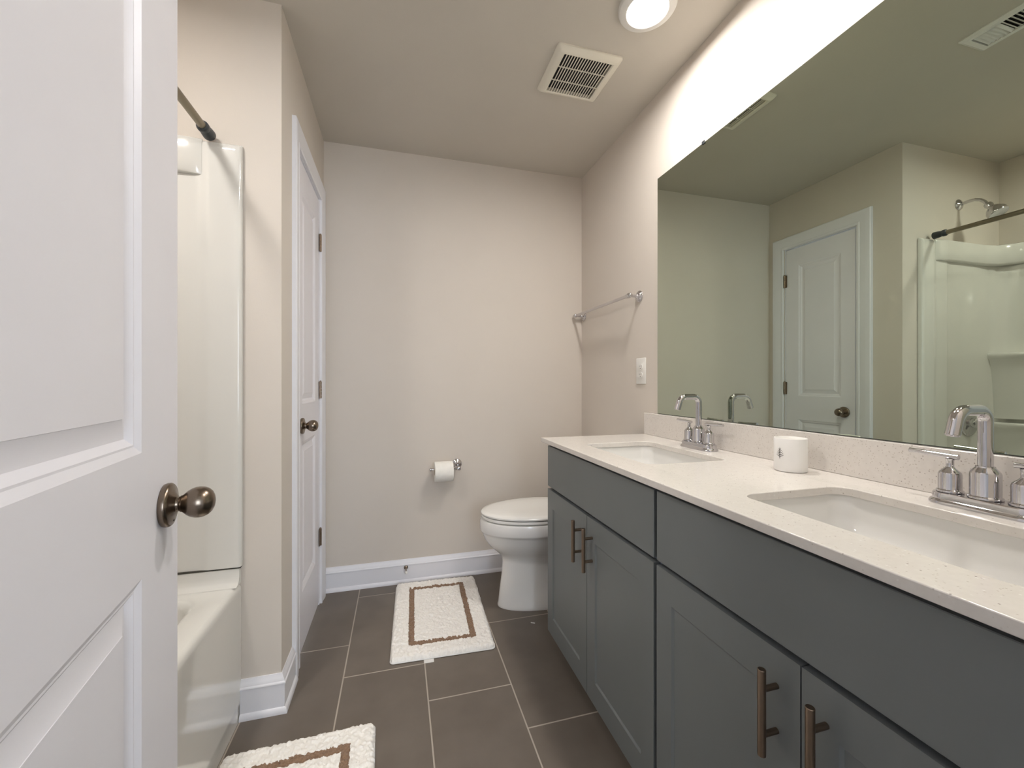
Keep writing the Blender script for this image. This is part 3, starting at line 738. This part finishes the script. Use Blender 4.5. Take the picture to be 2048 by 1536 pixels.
tp = empty('paper_holder', (0.330, YB, 0.657))
MB().lathe([(0,0.0003),(0.0290,0.0003),(0.0300,0.003),(0.0275,0.007),(0.0225,0.009),(0.0215,0.012),(0.0150,0.015),(0.0095,0.019),(0.0078,0.026),(0.0075,0.065),(0,0.066)], (0,0,0), (0,-1,0), 36).build('post', 'chrome', tp, 35)
b = MB(); b.lathe([(0,-0.016),(0.009,-0.015),(0.0125,-0.010),(0.0135,0.0),(0.0125,0.010),(0.009,0.012),(0,0.012)], (0,-0.075,-0.012), (1,0,0), 24)
b.build('knuckle', 'chrome', tp, 45)
MB().tube([(-0.010,-0.075,-0.012),(-0.152,-0.075,-0.012)], 0.0065, 20).build('arm', 'chrome', tp)
MB().lathe([(0,0),(0.0085,0.0),(0.0105,0.003),(0.0105,0.006),(0.007,0.010),(0,0.0115)], (-0.152,-0.075,-0.012), (-1,0,0), 20).build('end_knob', 'chrome', tp, 45)
tag(tp, 'chrome toilet paper holder on the back wall', 'paper holder')
rl = empty('toilet_paper_roll', (0.2455, 2.335, 0.632))
rr_ = 0.0565; b = MB()
b.lathe([(0.0205,-0.0515),(rr_-0.003,-0.0515),(rr_,-0.049),(rr_,0.049),(rr_-0.003,0.0515),(0.0205,0.0515),(0.0205,-0.0515)], (0,0,0), (1,0,0), 56, False, False)
b.build('paper', 'paper', rl, 40)
b = MB(); b.lathe([(0.0204,-0.0517),(0.0204,0.0517),(0.0192,0.0517),(0.0192,-0.0517),(0.0204,-0.0517)], (0,0,0), (1,0,0), 36, False, False); b.build('core', 'card', rl, 40)
b = MB(); rings = []
for k in range(10):
    a = PI*(0.02+0.25*k/9) ; rings.append([(-0.049, (rr_+0.0006)*math.cos(a+PI/2+0.9), (rr_+0.0006)*math.sin(a+PI/2+0.9)), (0.049, (rr_+0.0006)*math.cos(a+PI/2+0.9), (rr_+0.0006)*math.sin(a+PI/2+0.9))])
b.loft(rings, (False, False), closed=False); b.build('loose_sheet', 'paper', rl, 60)
tag(rl, 'white toilet paper roll hanging on the chrome holder', 'toilet paper')

# door stop on the back baseboard
ds = empty('door_stop', (0.041, YB-0.0138, 0.088))
MB().lathe([(0,0.0002),(0.0115,0.0002),(0.0115,0.004),(0.008,0.008),(0.005,0.009)], (0,0,0), (0,-1,0), 24).build('base', 'pewter', ds, 30)
MB().tube([(0,-0.006,0),(0,-0.062,0)], 0.0042, 14).build('shaft', 'bronze', ds)
MB().lathe([(0,0),(0.0068,0.001),(0.0070,0.011),(0.005,0.014),(0,0.0145)], (0,-0.060,0), (0,-1,0), 20).build('tip', 'whiteplastic', ds, 40)
tag(ds, 'small metal door stop with a white tip on the back baseboard', 'door stop')

# ------------------------------------------------------------------ bath mats
def hnoise(x, y):
    from mathutils import noise
    v = noise.noise(Vector((x*95, y*95, 3.1))) * 0.6 + noise.noise(Vector((x*210, y*210, 9.3))) * 0.4
    return v
def make_mat():
    from mathutils import noise
    e = empty('bath_mat', (0, 0, 0))
    b = MB(); nx, ny = 170, 250
    rows = []
    for jx in range(ny+1):
        row = []
        for i in range(nx+1):
            x = (i/nx-0.5)*RW; y = (jx/ny-0.5)*RL
            dx, dy = RW/2-abs(x), RL/2-abs(y); d = min(dx, dy)
            # rounded corners
            cr = 0.022
            if dx < cr and dy < cr:
                d = cr - math.hypot(cr-dx, cr-dy)
                if d < 0:
                    k = (cr)/math.hypot(cr-dx, cr-dy)
                    x = math.copysign(RW/2-cr+(cr-dx)*k, x); y = math.copysign(RL/2-cr+(cr-dy)*k, y); d = 0
            edge = min(1.0, d/0.014)
            hgt = 0.006 + 0.016*math.sqrt(max(0, 1-(1-edge)**2))
            if 0.072 < d < 0.094: hgt -= 0.0045
            f = edge
            n_ = hnoise(x, y)
            hgt += 0.0072*n_*(0.35+0.65*f)
            jx_ = noise.noise(Vector((x*120, y*120, 20.0)))*0.0050; jy_ = noise.noise(Vector((x*120, y*120, 40.0)))*0.0050
            hgt += 0.0045*noise.noise(Vector((x*48, y*48, 5.0)))*(0.3+0.7*f)
            hgt += 0.0015*noise.noise(Vector((x*9, y*9, 1.0)))
            row.append(b.bm.verts.new((x+jx_, y+jy_, max(0.003, hgt))))
        rows.append(row)
    for jx in range(ny):
        for i in range(nx):
            try: b.bm.faces.new((rows[jx][i], rows[jx][i+1], rows[jx+1][i+1], rows[jx+1][i]))
            except ValueError: pass
    b.build('pile', 'rug', e, 180, weld=False, recalc=False)
    b = MB(); b.loft([rrect(0,0,RW+0.002,RL+0.004,0.018,0.0006,6), rrect(0,0,RW+0.004,RL+0.008,0.018,0.003,6), rrect(0,0,RW+0.001,RL+0.004,0.018,0.0065,6), rrect(0,0,RW-0.02,RL-0.02,0.018,0.0068,6)], (True, True))
    b.build('backing_hem', 'tag', e, 60)
    return e
mt1 = make_mat(); mt1.location = (0.193, 2.030, 0); mt1.rotation_euler = (0, 0, math.radians(-2.0))
tag(mt1, 'cream shaggy bath mat with a brown border in front of the toilet', 'bath mat', 'cream bath mats')
mt2 = copy_tree(mt1); mt2.location = (-0.278, 1.094, 0); mt2.rotation_euler = (0, 0, math.radians(2.0))
tag(mt2, 'cream shaggy bath mat with a brown border beside the bathtub', 'bath mat', 'cream bath mats')
b = MB(); b.box((-0.02, -0.012, 0.0006), (0.02, 0.014, 0.0014)); ct = b.build('care_tag', 'tag', mt1, 0); ct.location = (-0.062, -RL/2-0.012, 0)
# scrap of paper by the toilet
sp_ = MB().box((-0.010, -0.0028, 0.0002), (0.010, 0.0028, 0.0022), 0.0006, 1).build('paper_scrap', 'tag', None, 0, loc=(0.610, 1.835, 0), rz=-0.5)
tag(sp_, 'tiny white scrap on the tile beside the toilet base', 'scrap')
